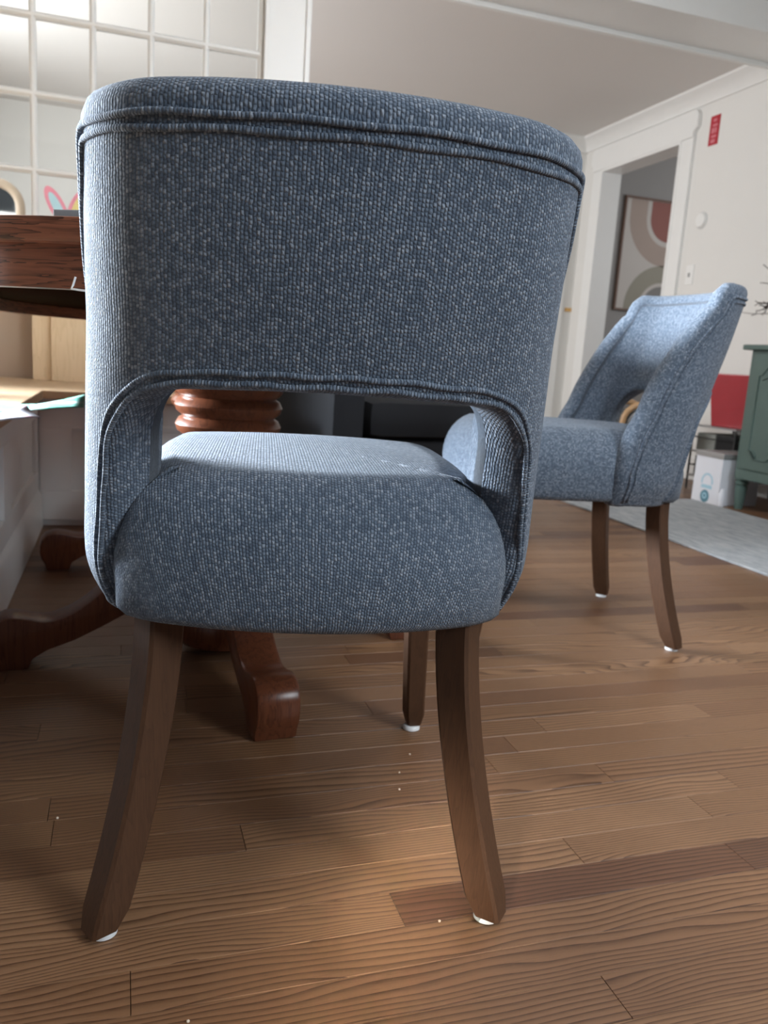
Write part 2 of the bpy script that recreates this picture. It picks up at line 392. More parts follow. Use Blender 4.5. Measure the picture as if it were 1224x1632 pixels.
# glass partition (window_1) and its post
GY = 3.60
post = struct('trim_5', MB().box(0.548, 0.700, GY-0.045, GY+0.20, 0, 2.285, 0.004).box(0.700, 0.722, GY-0.055, GY+0.21, 0, 2.285, 0.004).box(0.535, 0.556, GY-0.05, GY+0.03, 0, 2.285, 0.003), WHITE)
w1 = empty('window_1', (0, GY, 0)); tag(w1, kind='structure')
xs = [-1.605, -1.39, -1.18, -0.97, -0.757, -0.545, -0.333, -0.118, 0.097, 0.308, 0.527]
zs = [0.975, 1.25, 1.526, 1.802, 2.08]
def frame_grid():
    MB().box(-1.62, 0.54, -0.02, 0.02, 2.08, 2.285).box(-1.62, 0.54, -0.02, 0.02, 0.90, 0.975).build('rail', WHITE, w1, bevel=0.003)
    for x_ in xs[1:]:
        MB().prism([(-0.0125, -0.006), (-0.004, -0.016), (0.004, -0.016), (0.0125, -0.006), (0.0125, 0.016), (-0.0125, 0.016)], 0.97, 2.09, lambda a_, b_, c_: (x_+a_, b_, c_)).build('muntin', WHITE, w1)
    for z_ in zs[1:-1]:
        MB().prism([(-0.0125, -0.006), (-0.004, -0.0165), (0.004, -0.0165), (0.0125, -0.006), (0.0125, 0.016), (-0.0125, 0.016)], -1.61, 0.53, lambda a_, b_, c_: (c_, b_, z_+a_)).build('muntin', WHITE, w1)
    for i in range(len(xs)-1):
        for j in range(len(zs)-1):
            MB().box(xs[i]+0.010, xs[i+1]-0.010, 0.002, 0.006, zs[j]+0.010, zs[j+1]-0.010).build('pane', GLASS, w1)
frame_grid()
struct('wall_partition', MB().box(-1.62, 0.54, GY-0.04, GY+0.04, 0, 0.90), TAN)

# ------------------------------------------------------------------ chair
def plan(s):
    """outer shell plan curve: arclength s from centre -> (x, y, heading angle)"""
    sg = 1 if s >= 0 else -1; s = abs(s); R1, s1, r_, = 0.45, 0.157, 0.12
    th1 = s1/R1; smax = s1+(math.radians(86)-th1)*r_
    if s <= s1: th = s/R1; x_ = R1*math.sin(th); y_ = R1*(1-math.cos(th))
    else:
        x1 = R1*math.sin(th1); y1 = R1*(1-math.cos(th1)); q = min(s, smax); th = th1+(q-s1)/r_
        x_ = x1+r_*(math.sin(th)-math.sin(th1)); y_ = y1+r_*(math.cos(th1)-math.cos(th))
        if s > smax: x_ += (s-smax)*math.cos(th); y_ += (s-smax)*math.sin(th)
    return sg*x_, y_, sg*th
def y0z(z): 
    return -0.006 - 0.235*max(0, z-0.36)*(0.75+0.25*min(1, (z-0.36)/0.45))
def interp(tab, z):
    for i in range(len(tab)-1):
        if z <= tab[i+1][0]:
            f = (z-tab[i][0])/(tab[i+1][0]-tab[i][0]); f = max(0, f); return tab[i][1]+(tab[i+1][1]-tab[i][1])*f
    return tab[-1][1]
SE = [(0.345, 0.350), (0.42, 0.358), (0.485, 0.352), (0.53, 0.340), (0.57, 0.336), (0.62, 0.325), (0.68, 0.307), (0.735, 0.283), (0.775, 0.259), (0.80, 0.252)]
def shell(s, z, off=0.0):
    """point on shell: s along plan, z height, off = inward along normal"""
    x_, y_, th = plan(s)
    nx, ny = -math.sin(th), math.cos(th)
    tp = max(0, min(1, (0.405-z)/0.06)); k = (1-0.070*tp*tp)*(1+0.052*max(0, min(1, (0.64-z)/0.22)))
    return Vector(((x_+nx*off)*k, (y_+ny*off)*(1-0.05*tp)+y0z(z)+0.012*tp*tp, z))
def catmull(P, n):
    out = []
    for i in range(len(P)-1):
        p0 = P[max(0, i-1)]; p1 = P[i]; p2 = P[i+1]; p3 = P[min(len(P)-1, i+2)]
        for k in range(n):
            t = k/n; out.append(tuple(0.5*((2*p1[j])+(-p0[j]+p2[j])*t+(2*p0[j]-5*p1[j]+4*p2[j]-p3[j])*t*t+(-p0[j]+3*p1[j]-3*p2[j]+p3[j])*t**3) for j in range(2)))
    out.append(tuple(P[-1])); return out
def resample(P, n):
    L = [0]
    for i in range(1, len(P)): L.append(L[-1]+math.dist(P[i], P[i-1]))
    out = []
    j = 0
    for k in range(n+1):
        t = L[-1]*k/n
        while j < len(P)-2 and L[j+1] < t: j += 1
        f = (t-L[j])/max(1e-9, L[j+1]-L[j]); out.append(tuple(P[j][i]+(P[j+1][i]-P[j][i])*f for i in (0, 1)))
    return out
ZT = 0.797          # top piping height
# half curves (left side negative s), opening A and outer B, sections matched
def arc(c_, r_, a0, a1, n):
    return [(c_[0]+r_*math.cos(a0+(a1-a0)*k/n), c_[1]+r_*math.sin(a0+(a1-a0)*k/n)) for k in range(n+1)]
so = 0.218
A1 = [(so+0.012, 0.345), (so+0.008, 0.40), (so+0.002, 0.46), (so-0.002, 0.505)]
A2 = arc((so-0.082, 0.505), 0.080, 0, PI/2, 12)
A3 = [(so-0.082, 0.585), (0.06, 0.588), (0.0, 0.589)]
B1 = [(interp(SE, 0.345+0.255*k/14), 0.345+0.255*k/14) for k in range(15)]
B2a = [(interp(SE, 0.60+0.160*k/10), 0.60+0.160*k/10) for k in range(11)]
cr = 0.017
B2 = B2a + arc((interp(SE, 0.765)-cr, ZT-cr), cr, 0.1, PI/2, 6)
B3 = [(interp(SE, 0.765)-cr, ZT), (0.10, ZT+0.001), (0.0, ZT+0.001)]
N1, N2, N3 = 26, 26, 26
def joinsec(a_, b_, c_): return resample(a_, N1)[:-1]+resample(b_, N2)[:-1]+resample(c_, N3)
A = joinsec(A1, A2, A3); B = joinsec(B1, B2, B3)
A = A + [(-p[0], p[1]) for p in reversed(A[:-1])]; B = B + [(-p[0], p[1]) for p in reversed(B[:-1])]
TH = 0.056
def build_back(parent):
    mb_ = MB(); uv = []; NO, NB = 12, 9
    rows = []
    K = len(A)
    for i in range(K):
        pa, pb = A[i], B[i]; rowv = []
        # outward direction of B curve in (s,z) plane, and of A (towards the opening)
        def nrm(P, i_, sign):
            p, q = P[max(0, i_-1)], P[min(K-1, i_+1)]; t = (q[0]-p[0], q[1]-p[1]); L = math.hypot(*t) or 1
            return (sign*t[1]/L, sign*-t[0]/L)
        nb = nrm(B, i, 1); na = nrm(A, i, -1)
        pts = []
        for k in range(NO+1):
            f = k/NO; s_ = pa[0]+(pb[0]-pa[0])*f; z_ = pa[1]+(pb[1]-pa[1])*f
            puff = -0.004*math.sin(PI*f)
            pts.append((s_, z_, puff, s_, z_))
        th_ = TH-0.010*max(0, min(1, (pb[1]-0.6)/0.2))
        # outer boxing roll
        for k in range(1, NB+1):
            an = PI*k/(NB+0.5); bul = 0.030*math.sin(an)**0.8 if an < PI else 0
            o_ = th_*(1-math.cos(an))/2
            bul *= 1+0.22*abs(2*nb[0]*nb[1])
            pts.append((pb[0]+nb[0]*bul, pb[1]+nb[1]*bul, o_, pb[0]+nb[0]*(k*0.0085), pb[1]+nb[1]*(k*0.0085)))
        for k in range(NO+1):
            f = 1-k/NO; s_ = pa[0]+(pb[0]-pa[0])*f; z_ = pa[1]+(pb[1]-pa[1])*f
            ia = 0.004*math.sin(PI*f)
            pts.append((s_, z_, th_+0.010*math.sin(PI*f)+ia, s_+0.3, z_+0.1))
        for k in range(1, 5):
            f = k/5; bl = 0.004*math.sin(PI*f)
            pts.append((pa[0]+na[0]*bl, pa[1]+na[1]*bl, th_*(1-f), pa[0]+na[0]*(th_*(1-f)), pa[1]+na[1]*(th_*(1-f))))
        for s_, z_, o_, uu, vv in pts:
            rowv.append(len(mb_.v)); mb_.v.append(tuple(shell(s_, z_, o_))); uv.append((uu, vv))
        rows.append(rowv)
    n = len(rows[0])
    for i in range(K-1):
        for k in range(n):
            k2 = (k+1) % n; mb_.f.append((rows[i][k], rows[i][k2], rows[i+1][k2], rows[i+1][k]))
    # rounded bottoms
    for rv_, sgn in ((rows[0], 1), (rows[-1], -1)):
        last = rv_
        for lvl in range(1, 4):
            cx_ = sum(mb_.v[j][0] for j in rv_)/n; cy_ = sum(mb_.v[j][1] for j in rv_)/n; new = []
            f = 1-(1-math.cos(PI/2*lvl/3))*0.30
            for j in rv_:
                v_ = mb_.v[j]; new.append(len(mb_.v)); mb_.v.append((cx_+(v_[0]-cx_)*f, cy_+(v_[1]-cy_)*f, v_[2]-0.010*math.sin(PI/2*lvl/3))); uv.append((uv[j][0], uv[j][1]-0.006*lvl))
            for k in range(n):
                k2 = (k+1) % n; mb_.f.append((last[k], new[k], new[k2], last[k2]))
            last = new
        mb_.f.append(tuple(last))
    bk = mb_.build('backrest', FAB, parent, smooth='all', uv=uv)
    def pipe(P, inset, r_, other):
        pts = []; uvs = []
        for i in range(len(P)):
            p, q = P[max(0, i-1)], P[min(len(P)-1, i+1)]; t = (q[0]-p[0], q[1]-p[1]); L = math.hypot(*t) or 1
            n_ = (t[1]/L, -t[0]/L)
            wob = 0.0007*math.sin(i*0.55+inset*900)+0.0005*math.sin(i*0.21)
            s_, z_ = P[i][0]+n_[0]*(inset+wob), P[i][1]+n_[1]*(inset+wob)
            pts.append(shell(s_, z_, -0.0012))
        m2 = MB().tube(pts, r_, 8); l_ = 0; uvv = []
        for i, p in enumerate(pts):
            if i: l_ += (p-pts[i-1]).length
            uvv += [(l_, k*0.0025) for k in range(8)]
        m2.build('piping', FABP, bk, smooth='all', uv=uvv, recalc=True)
    pipe(B, 0.000, 0.0030, 1); pipe(B, -0.0105, 0.0030, 1)
    pipe(A, 0.002, 0.0028, 0); pipe(A, 0.0115, 0.0028, 0)
    return bk

def build_seat(parent):
    # outline (local x,y), clockwise from rear centre to the right, then mirrored
    P = []
    for k in range(0, 15):
        s_ = 0.250*k/14; x_, y_, th = plan(s_); ins = 0.004 + 0.018*max(0, (s_-0.215)/0.035)
        P.append(((x_-math.sin(th)*ins)*1.03, y_+math.cos(th)*ins-0.018))
    P += [(0.214, 0.115), (0.222, 0.16), (0.230, 0.21), (0.234, 0.27), (0.236, 0.34), (0.234, 0.40), (0.228, 0.445), (0.212, 0.482), (0.18, 0.503), (0.13, 0.513), (0.06, 0.518), (0.0, 0.519)]
    P = resample(catmull(P, 6), 70)
    P = P + [(-p[0], p[1]) for p in reversed(P[1:-1])]
    N = len(P)
    nr = []
    for i in range(N):
        p, q = P[i-1], P[(i+1) % N]; t = (q[0]-p[0], q[1]-p[1]); L = math.hypot(*t); nr.append((t[1]/L, -t[0]/L))
    mb_ = MB(); uv = []
    cx_, cy_ = 0.0, 0.25
    # profile list: (inset toward centre as distance along normal, z, unroll length)
    prof_ = [(0.060, 0.338), (0.030, 0.339), (0.010, 0.343), (0.001, 0.352), (0.0, 0.370), (-0.002, 0.390), (-0.001, 0.410), (0.003, 0.428), (0.009, 0.445), (0.018, 0.460), (0.030, 0.473), (0.044, 0.483), (0.059, 0.490)]
    def dome(x_, y_): return 0.014*max(0, 1-(x_/0.245)**2)*max(0, 1-abs((y_-0.26)/0.29)**2.6)
    rings = []; Ls = []; L = 0
    for j, (ins, z_) in enumerate(prof_): 
        Ls.append(L)
        if j < len(prof_)-1: L += math.dist(prof_[j], prof_[j+1])
    tot = L
    for j, (ins, z_) in enumerate(prof_):
        ring = []
        for i in range(N):
            x_, y_ = P[i][0]-nr[i][0]*ins, P[i][1]-nr[i][1]*ins; zz = z_+dome(x_, y_)*max(0, min(1, (z_-0.42)/0.07))
            ring.append(len(mb_.v)); mb_.v.append((x_, y_, zz)); un = tot-Ls[j]-0.059
            uv.append((P[i][0]+nr[i][0]*un, P[i][1]+nr[i][1]*un))
        rings.append(ring)
    base = [mb_.v[q] for q in rings[-1]]
    for k in range(1, 9):
        f = 1-k/8.0; ring = []
        if k == 8:
            ring = [len(mb_.v)]; mb_.v.append((cx_, cy_, 0.490+dome(cx_, cy_))); uv.append((cx_, cy_))
            for i in range(N): mb_.f.append((rings[-1][i], rings[-1][(i+1) % N], ring[0]))
            break
        for i in range(N):
            b_ = base[i]; zz = 0.490+dome(cx_+(b_[0]-cx_)*f, cy_+(b_[1]-cy_)*f)
            ring.append(len(mb_.v)); mb_.v.append((cx_+(b_[0]-cx_)*f, cy_+(b_[1]-cy_)*f, zz)); uv.append((cx_+(b_[0]-cx_)*f, cy_+(b_[1]-cy_)*f))
        rings.append(ring)
    for j in range(len(rings)-1):
        for i in range(N): mb_.f.append((rings[j][i], rings[j][(i+1) % N], rings[j+1][(i+1) % N], rings[j+1][i]))
    mb_.f.append(tuple(reversed(rings[0])))
    return mb_.build('seat', FAB, parent, smooth='all', uv=uv)

def build_leg(parent, top, foot, rot, a0, a1, curve):
    """square tapering sabre leg, rot = turn of the section"""
    NS = 14; mb_ = MB(); rings = []
    for k in range(NS+1):
        f = k/NS; z_ = 0.345*(1-f)+0.005*f; g_ = f**curve
        cx_ = top[0]+(foot[0]-top[0])*g_; cy_ = top[1]+(foot[1]-top[1])*g_; a_ = (a0+(a1-a0)*f)/2; ch = 0.0035
        if k == NS: a_ -= 0.004
        sec = [(-a_, -a_+ch), (-a_+ch, -a_), (a_-ch, -a_), (a_, -a_+ch), (a_, a_-ch), (a_-ch, a_), (-a_+ch, a_), (-a_, a_-ch)]
        ring = []
        for p in sec:
            x_ = p[0]*math.cos(rot)-p[1]*math.sin(rot); y_ = p[0]*math.sin(rot)+p[1]*math.cos(rot)
            ring.append(len(mb_.v)); mb_.v.append((cx_+x_, cy_+y_, z_+(0.003 if k == NS-0 else 0)))
        rings.append(ring)
        if k == NS-1:
            pass
    for j in range(NS):
        for i in range(8): mb_.f.append((rings[j][i], rings[j][(i+1) % 8], rings[j+1][(i+1) % 8], rings[j+1][i]))
    mb_.f.append(tuple(rings[0])); mb_.f.append(tuple(reversed(rings[-1])))
    lg = mb_.build('leg', LEGW, parent, smooth=True)
    dx, dy = -foot[0], 0.25-foot[1]; L = math.hypot(dx, dy); ox, oy = foot[0]+dx/L*0.005, foot[1]+dy/L*0.005
    MB().lathe([(0.011, 0), (0.0145, 0.0010), (0.0145, 0.0048), (0.0125, 0.0075), (0.01, 0.0080)], (ox, oy), 24).build('glide_pad', PAD, lg, smooth=True)['label'] = 'white round glide pad'
    return lg

CG = 'blue upholstered dining chairs with an arched cut-out back'
def make_chair():
    r_ = empty('dining_chair')
    build_back(r_); build_seat(r_)
    q = math.radians(36)
    for sg in (-1, 1):
        build_leg(r_, (sg*0.163, 0.066), (sg*0.214, 0.008), sg*-q, 0.040, 0.038, 1.7)
        build_leg(r_, (sg*0.195, 0.455), (sg*0.212, 0.492), sg*math.radians(6), 0.038, 0.031, 1.5)
    return r_
chair = make_chair()
chair.location = (0.188, 0.761, 0); chair.rotation_euler = (0, 0, math.radians(-9.3))
tag(chair, 'nearest blue chenille dining chair seen from behind, its arched cut-out back filling the picture', 'chair', CG)
ch2 = copy_tree(chair); ch2.location = (1.262, 1.694, 0); ch2.rotation_euler = (0, 0, math.radians(79.7))
tag(ch2, 'blue chenille dining chair standing sideways on the right in front of the grey rug', 'chair', CG)

# dark armchair beyond the table
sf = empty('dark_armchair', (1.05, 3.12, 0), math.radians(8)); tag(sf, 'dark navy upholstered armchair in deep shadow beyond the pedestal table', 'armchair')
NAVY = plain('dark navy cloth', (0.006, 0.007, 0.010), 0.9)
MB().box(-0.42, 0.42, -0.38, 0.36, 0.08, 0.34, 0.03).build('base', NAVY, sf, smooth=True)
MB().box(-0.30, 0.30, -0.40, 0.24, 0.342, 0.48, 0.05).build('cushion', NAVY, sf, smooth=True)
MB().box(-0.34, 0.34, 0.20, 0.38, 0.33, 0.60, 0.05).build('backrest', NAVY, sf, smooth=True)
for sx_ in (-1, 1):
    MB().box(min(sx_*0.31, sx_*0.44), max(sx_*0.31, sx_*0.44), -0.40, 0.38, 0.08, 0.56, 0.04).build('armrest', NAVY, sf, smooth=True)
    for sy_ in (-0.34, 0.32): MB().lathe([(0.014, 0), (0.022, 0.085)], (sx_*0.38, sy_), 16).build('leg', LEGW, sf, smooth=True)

# ------------------------------------------------------------------ pedestal table
tb = empty('pedestal_table', (0.175, 1.425, 0)); tag(tb, 'reddish brown oak pedestal table with scroll feet behind the nearest blue chair', 'table')
def capsule(r_, y1_, n=40):
    return [(r_*math.cos(PI+PI*k/n), r_*math.sin(PI+PI*k/n)) for k in range(n+1)]+[(r_*math.cos(PI*k/n), y1_+r_*math.sin(PI*k/n)) for k in range(n+1)]
TL = 0.72
MB().prism(capsule(0.500, TL), 0.722, 0.750).build('tabletop', TABW, tb, bevel=0.005, smooth=True)
UND_SHADE = plain('painted underside shade', (0.010, 0.005, 0.003), 1.0); UND_SHADE.node_tree.nodes['Principled BSDF'].inputs['Specular IOR Level'].default_value = 0.0
MB().prism(capsule(0.462, TL), 0.702, 0.7215).build('underside_shade', UND_SHADE, tb)  # added near-black sheet, shade under the tabletop put into its colour
o_ = capsule(0.486, TL); i_ = capsule(0.463, TL); ap = MB(); n_ = len(o_)
for z_ in (0.674, 0.722):
    ap.v += [(p[0], p[1], z_) for p in o_]+[(p[0], p[1], z_) for p in i_]
for k in range(n_):
    k2 = (k+1) % n_; T = 2*n_
    ap.f += [(k, k2, T+k2, T+k), (n_+k2, n_+k, T+n_+k, T+n_+k2), (k2, k, n_+k, n_+k2), (T+k, T+k2, T+n_+k2, T+n_+k)]
ap.build('apron', TABW, tb, smooth=True)
MB().box(-0.215, -0.150, -0.420, -0.360, 0.655, 0.721).build('corner_block', TABV, tb, bevel=0.003)
colp = [(0.075, 0.022), (0.092, 0.028), (0.104, 0.05), (0.104, 0.075), (0.090, 0.10), (0.082, 0.108), (0.092, 0.125), (0.092, 0.28), (0.080, 0.30), (0.062, 0.33), (0.056, 0.38), (0.064, 0.42), (0.085, 0.447), (0.100, 0.458), (0.104, 0.470), (0.098, 0.482), (0.090, 0.487), (0.102, 0.497), (0.106, 0.508), (0.100, 0.520), (0.092, 0.525), (0.104, 0.535), (0.109, 0.548), (0.103, 0.560), (0.092, 0.566), (0.100, 0.576), (0.100, 0.59), (0.085, 0.60), (0.075, 0.63), (0.08, 0.66), (0.11, 0.685), (0.12, 0.695)]
fp_top = [(0.07, 0.285), (0.11, 0.275), (0.15, 0.245), (0.20, 0.195), (0.25, 0.145), (0.30, 0.108), (0.345, 0.092), (0.375, 0.094), (0.405, 0.102), (0.435, 0.100), (0.456, 0.085), (0.463, 0.06), (0.460, 0.035), (0.450, 0.018)]
fp_bot = [(0.445, 0.0), (0.385, 0.0), (0.378, 0.020), (0.350, 0.036), (0.30, 0.052), (0.25, 0.075), (0.20, 0.100), (0.15, 0.120), (0.07, 0.130)]
fp_top = [(0.07+(p[0]-0.07)*0.96, p[1]) for p in fp_top]; fp_bot = [(0.07+(p[0]-0.07)*0.96, p[1]) for p in fp_bot]
def foot(parent, c_, ang):
    m2 = MB().prism([p for p in reversed(resample(catmull(fp_top, 4), 30))]+[p for p in reversed(fp_bot)], -0.036, 0.036,
                    lambda a_, b_, w_: (c_[0]+a_*math.cos(ang)-w_*math.sin(ang), c_[1]+a_*math.sin(ang)+w_*math.cos(ang), b_))
    return m2.build('foot', TABV, parent, bevel=0.006, smooth=True)
PC = (0.025, 0.21)
MB().lathe(colp, PC, 48).build('pedestal', TABV, tb, smooth=True)
for k in range(4): foot(tb, PC, math.radians(-85+90*k))
PC2 = (0.055, 0.925)
MB().lathe(colp, PC2, 48).build('pedestal', TABV, tb, smooth=True)
for an in (185, 95, 5): foot(tb, PC2, math.radians(an))
# ------------------------------------------------------------------ banquette bench
bn = empty('banquette_bench', (-0.26, 2.85, 0)); tag(bn, 'white panelled corner banquette bench with an oak seat along the left wall', 'bench')
def bpart(name, mb, mat, **kw):
    o = mb.build(name, mat, bn, **kw); o.matrix_parent_inverse = Matrix.Translation((0.26, -2.85, 0)); return o
bpart('bench_body', MB().box(-1.60, -0.275, 0.55, 3.54, 0.0, 0.425).box(-0.275, 0.33, 2.86, 3.54, 0.0, 0.425), WHITE)
def panel_frame(axis, c_, lo, hi, z0, z1, w=0.05, t=0.012):
    m2 = MB()
    if axis == 'x':
        m2.box(c_, c_+t, lo, hi, z0, z0+w).box(c_, c_+t, lo, hi, z1-w, z1).box(c_, c_+t, lo, lo+w, z0+w, z1-w).box(c_, c_+t, hi-w, hi, z0+w, z1-w)
    else:
        m2.box(lo, hi, c_-t, c_, z0, z0+w).box(lo, hi, c_-t, c_, z1-w, z1).box(lo, lo+w, c_-t, c_, z0+w, z1-w).box(hi-w, hi, c_-t, c_, z0+w, z1-w)
    return m2
for lo, hi in ((0.55, 1.33), (1.33, 2.09), (2.09, 2.84)):
    bpart('panel_frame', panel_frame('x', -0.275, lo, hi, 0.13, 0.425, 0.06), WHITE, bevel=0.002)
bpart('panel_frame', panel_frame('y', 2.86, -0.262, 0.33, 0.02, 0.425, 0.10), WHITE, bevel=0.002)
bpart('panel_moulding', panel_frame('y', 2.86, -0.12, 0.23, 0.12, 0.345, 0.012, 0.018), WHITE, bevel=0.002)
bpart('base_moulding', MB().prism([(0, 0), (0.022, 0), (0.022, 0.105), (0.014, 0.118), (0.010, 0.13), (0, 0.135)], 0.55, 2.84, lambda a_, b_, c_: (-0.275+a_, c_, b_)), WHITE, smooth=True)
bpart('seat_slab', MB().box(-1.60, -0.243, 0.50, 2.79, 0.4255, 0.452, 0.003), OAKW)
bpart('seat_slab', MB().box(-1.60, 0.35, 2.792, 3.545, 0.4255, 0.452, 0.003), OAKW)
# bare pine boards standing on the slab against the partition
tag(MB().box(-0.335, -0.268, 3.44, 3.475, 0.4525, 1.02, 0.002).build('pine_board', PINE), 'narrow raw pine stud standing on the bench slab, left of the wide board', 'board')
tag(MB().box(-0.266, -0.135, 3.415, 3.452, 0.4525, 1.02, 0.002).build('pine_board', PINE), 'wide knotty raw pine board standing on the bench slab', 'board')

# papers on the bench
def paper(name, pts, z, mats, label):
    nx_, ny_ = 16, 8; mb_ = MB(); uv = []
    A_, B_, C_, D_ = [Vector(p) for p in pts]
    for j in range(ny_+1):
        for i in range(nx_+1):
            u_, v_ = i/nx_, j/ny_; p = (A_*(1-u_)+B_*u_)*(1-v_)+(D_*(1-u_)+C_*u_)*v_
            zz = z+0.004+0.007*math.sin(u_*5+v_*2)**2+0.022*max(0, u_-0.72)/0.28*(0.3+v_)
            mb_.v.append((p.x, p.y, zz)); uv.append((u_, v_))
    for j in range(ny_):
        for i in range(nx_):
            n_ = j*(nx_+1)+i; mb_.f.append((n_, n_+1, n_+nx_+2, n_+nx_+1))
    o = mb_.build(name, mats, None, smooth='all', uv=uv)
    md = o.modifiers.new('thickness', 'SOLIDIFY'); md.thickness = 0.0006
    tag(o, label, 'paper'); return o
def paint_mat(name, c1, c2, c3):
    t = NT(name, 0.7); uv = t.n('ShaderNodeUVMap').outputs[0]
    n1 = t.noise(uv, 3.0, 2); n2 = t.noise(uv, 5.5, 2)
    c_ = t.mix(t.ramp(n1, [(0.40, (0, 0, 0)), (0.43, (1, 1, 1))]), (0.62, 0.64, 0.66), c1)
    c_ = t.mix(t.ramp(n2, [(0.62, (0, 0, 0)), (0.64, (1, 1, 1))]), c_, c2)
    x, y, _ = t.sep(uv); c_ = t.mix(t.math('LESS_THAN', t.math('ABSOLUTE', t.math('SUBTRACT', x, 0.25)), 0.06), c_, c3)
    t.color(c_); return t.m
paper('drawing_sheet', ((-0.52, 1.78), (-0.085, 1.95), (-0.09, 2.12), (-0.52, 2.02)), 0.452, paint_mat('green painted paper', (0.10, 0.42, 0.33), (0.2, 0.55, 0.45), (0.60, 0.22, 0.32)), 'curling sheet with a green and pink painting, over the bench edge')
paper('drawing_sheet', ((-0.50, 1.50), (-0.148, 1.66), (-0.18, 1.72), (-0.50, 1.70)), 0.452, paint_mat('pale drawn paper', (0.55, 0.55, 0.62), (0.62, 0.30, 0.35), (0.55, 0.57, 0.62)), 'white sheet with faint pencil drawing, below the green painting')

# plant at the far left
pl = empty('potted_plant', (-0.60, 2.55, 0.452)); tag(pl, 'dark green leafy plant on the bench at the left edge of the picture', 'plant')
POT = plain('terracotta', (0.35, 0.16, 0.09), 0.8); LEAF = plain('dark leaf', (0.035, 0.085, 0.03), 0.4, var=0.3)
MB().lathe([(0.045, 0), (0.062, 0.10), (0.070, 0.10), (0.070, 0.118), (0.058, 0.118), (0.055, 0.095)], (0, 0), 28).build('pot', POT, pl, smooth=True)
RL_ = random.Random(3)
for k in range(16):
    an = RL_.uniform(-0.9, 5.4); ln = RL_.uniform(0.10, 0.17); h0 = 0.10; h1 = RL_.uniform(0.10, 0.26)
    if k < 5: an = (-0.05, 0.1, 0.02, -0.2, 0.15)[k]; ln = (0.165, 0.155, 0.175, 0.15, 0.16)[k]; h1 = (0.19, 0.25, 0.135, 0.16, 0.22)[k]
    d = Vector((math.cos(an), math.sin(an), 0)); sd = Vector((-d.y, d.x, 0))
    tip = d*ln+Vector((0, 0, h1)); mid = d*ln*0.55+Vector((0, 0, h1+0.02))
    m2 = MB(); m2.tube([Vector((0, 0, h0)), mid*0.8+Vector((0, 0, 0.01)), mid], 0.0022, 6)
    q = len(m2.v)
    for j in range(7):
        f = j/6; p = mid.lerp(tip+d*0.02, f)+Vector((0, 0, 0.02*math.sin(PI*f)-0.02*f)); w_ = 0.030*math.sin(PI*min(1, f*0.92+0.06))
        m2.v += [tuple(p-sd*w_), tuple(p+Vector((0, 0, -0.004))), tuple(p+sd*w_)]
    for j in range(6):
        a_ = q+3*j; m2.f += [(a_, a_+1, a_+4, a_+3), (a_+1, a_+2, a_+5, a_+4)]
    m2.build('leaf', LEAF, pl, smooth='all', recalc=False)

# things on the table and clip
tg = MB().box(-0.075, 0.12, -0.045, 0.045, 0, 0.0085, 0.0015).build('tablet', plain('grey tablet', (0.30, 0.32, 0.33), 0.3)); tg.location = (0.012, 1.010, 0.7503); tg.rotation_euler = (0, 0, math.radians(-32))
tag(tg, 'thin grey tablet lying on the table top beside the chair back', 'tablet')
CLIP = plain('white plastic clip', (0.85, 0.85, 0.83), 0.4)

# apron clip: bent white strip hooked under the table edge
cn = Vector((-0.466, -0.885, 0)); ct = Vector((0.885, -0.466, 0)); cp = Vector((-0.0525, 0.991, 0))
m2 = MB().tube([cp+cn*0.004+ct*0.004+Vector((0, 0, 0.6865)), cp+cn*0.004+ct*0.001+Vector((0, 0, 0.6775)), cp+cn*0.006+Vector((0, 0, 0.6735)), cp+cn*0.006+ct*0.010+Vector((0, 0, 0.6725)), cp+cn*0.004+ct*0.022+Vector((0, 0, 0.6720))], 0.0011, 8)
tag(m2.build('tablecloth_clip', CLIP, smooth=True), 'tiny bent white clip hooked on the lower edge of the table apron', 'clip')

# ------------------------------------------------------------------ behind the glass
BK = {'pink': plain('pink cling', (0.85, 0.33, 0.42), 0.5), 'blue': plain('pale blue cling', (0.50, 0.76, 0.84), 0.5), 'yellow': plain('yellow cling', (0.85, 0.72, 0.30), 0.5)}
def ear(parent, base, top, w, inner):
    base = Vector(base); top = Vector(top); ax = (top-base); px_ = Vector((ax.z, -ax.x)) if False else None
    for nm, sc, mt, dy in (('ear_outline', 1.0, BK['pink'], 0.0), ('ear_fill', 0.55, inner, -0.0009)):
        poly = []
        n_ = 20; cx_, cz_ = (base.x+top.x)/2, (base.z+top.z)/2; L = ax.length/2*(1.0 if sc == 1 else 0.70)
        ux, uz = ax.x/ax.length, ax.z/ax.length
        for k in range(n_):
            an = 2*PI*k/n_; q, r_ = L*math.cos(an), w*sc*math.sin(an)
            poly.append((cx_+ux*q-uz*r_, cz_+uz*q+ux*r_))
        MB().prism(poly, GY-0.0192+dy, GY-0.0184+dy, lambda a_, b_, c_: (a_, c_, b_)).build(nm, mt, parent)
bw = empty('window_cling', (-0.2, GY-0.02, 1.0)); tag(bw, 'pink outlined pair of paper rabbit ears stuck on the glass partition', 'decoration')
ear(bw, (-0.215, 0, 1.055), (-0.290, 0, 1.195), 0.030, BK['blue']); ear(bw, (-0.205, 0, 1.055), (-0.150, 0, 1.195), 0.030, BK['yellow'])
MB().prism([(-0.21+0.06*math.cos(2*PI*k/20), 1.02+0.05*math.sin(2*PI*k/20)) for k in range(20)], GY-0.0192, GY-0.0184, lambda a_, b_, c_: (a_, c_, b_)).build('head_cutout', BK['pink'], bw)
for o in bw.children: o.matrix_parent_inverse = Matrix.Translation((0.2, -(GY-0.02), -1.0))
AR = plain('beige bentwood', (0.55, 0.43, 0.32), 0.5)
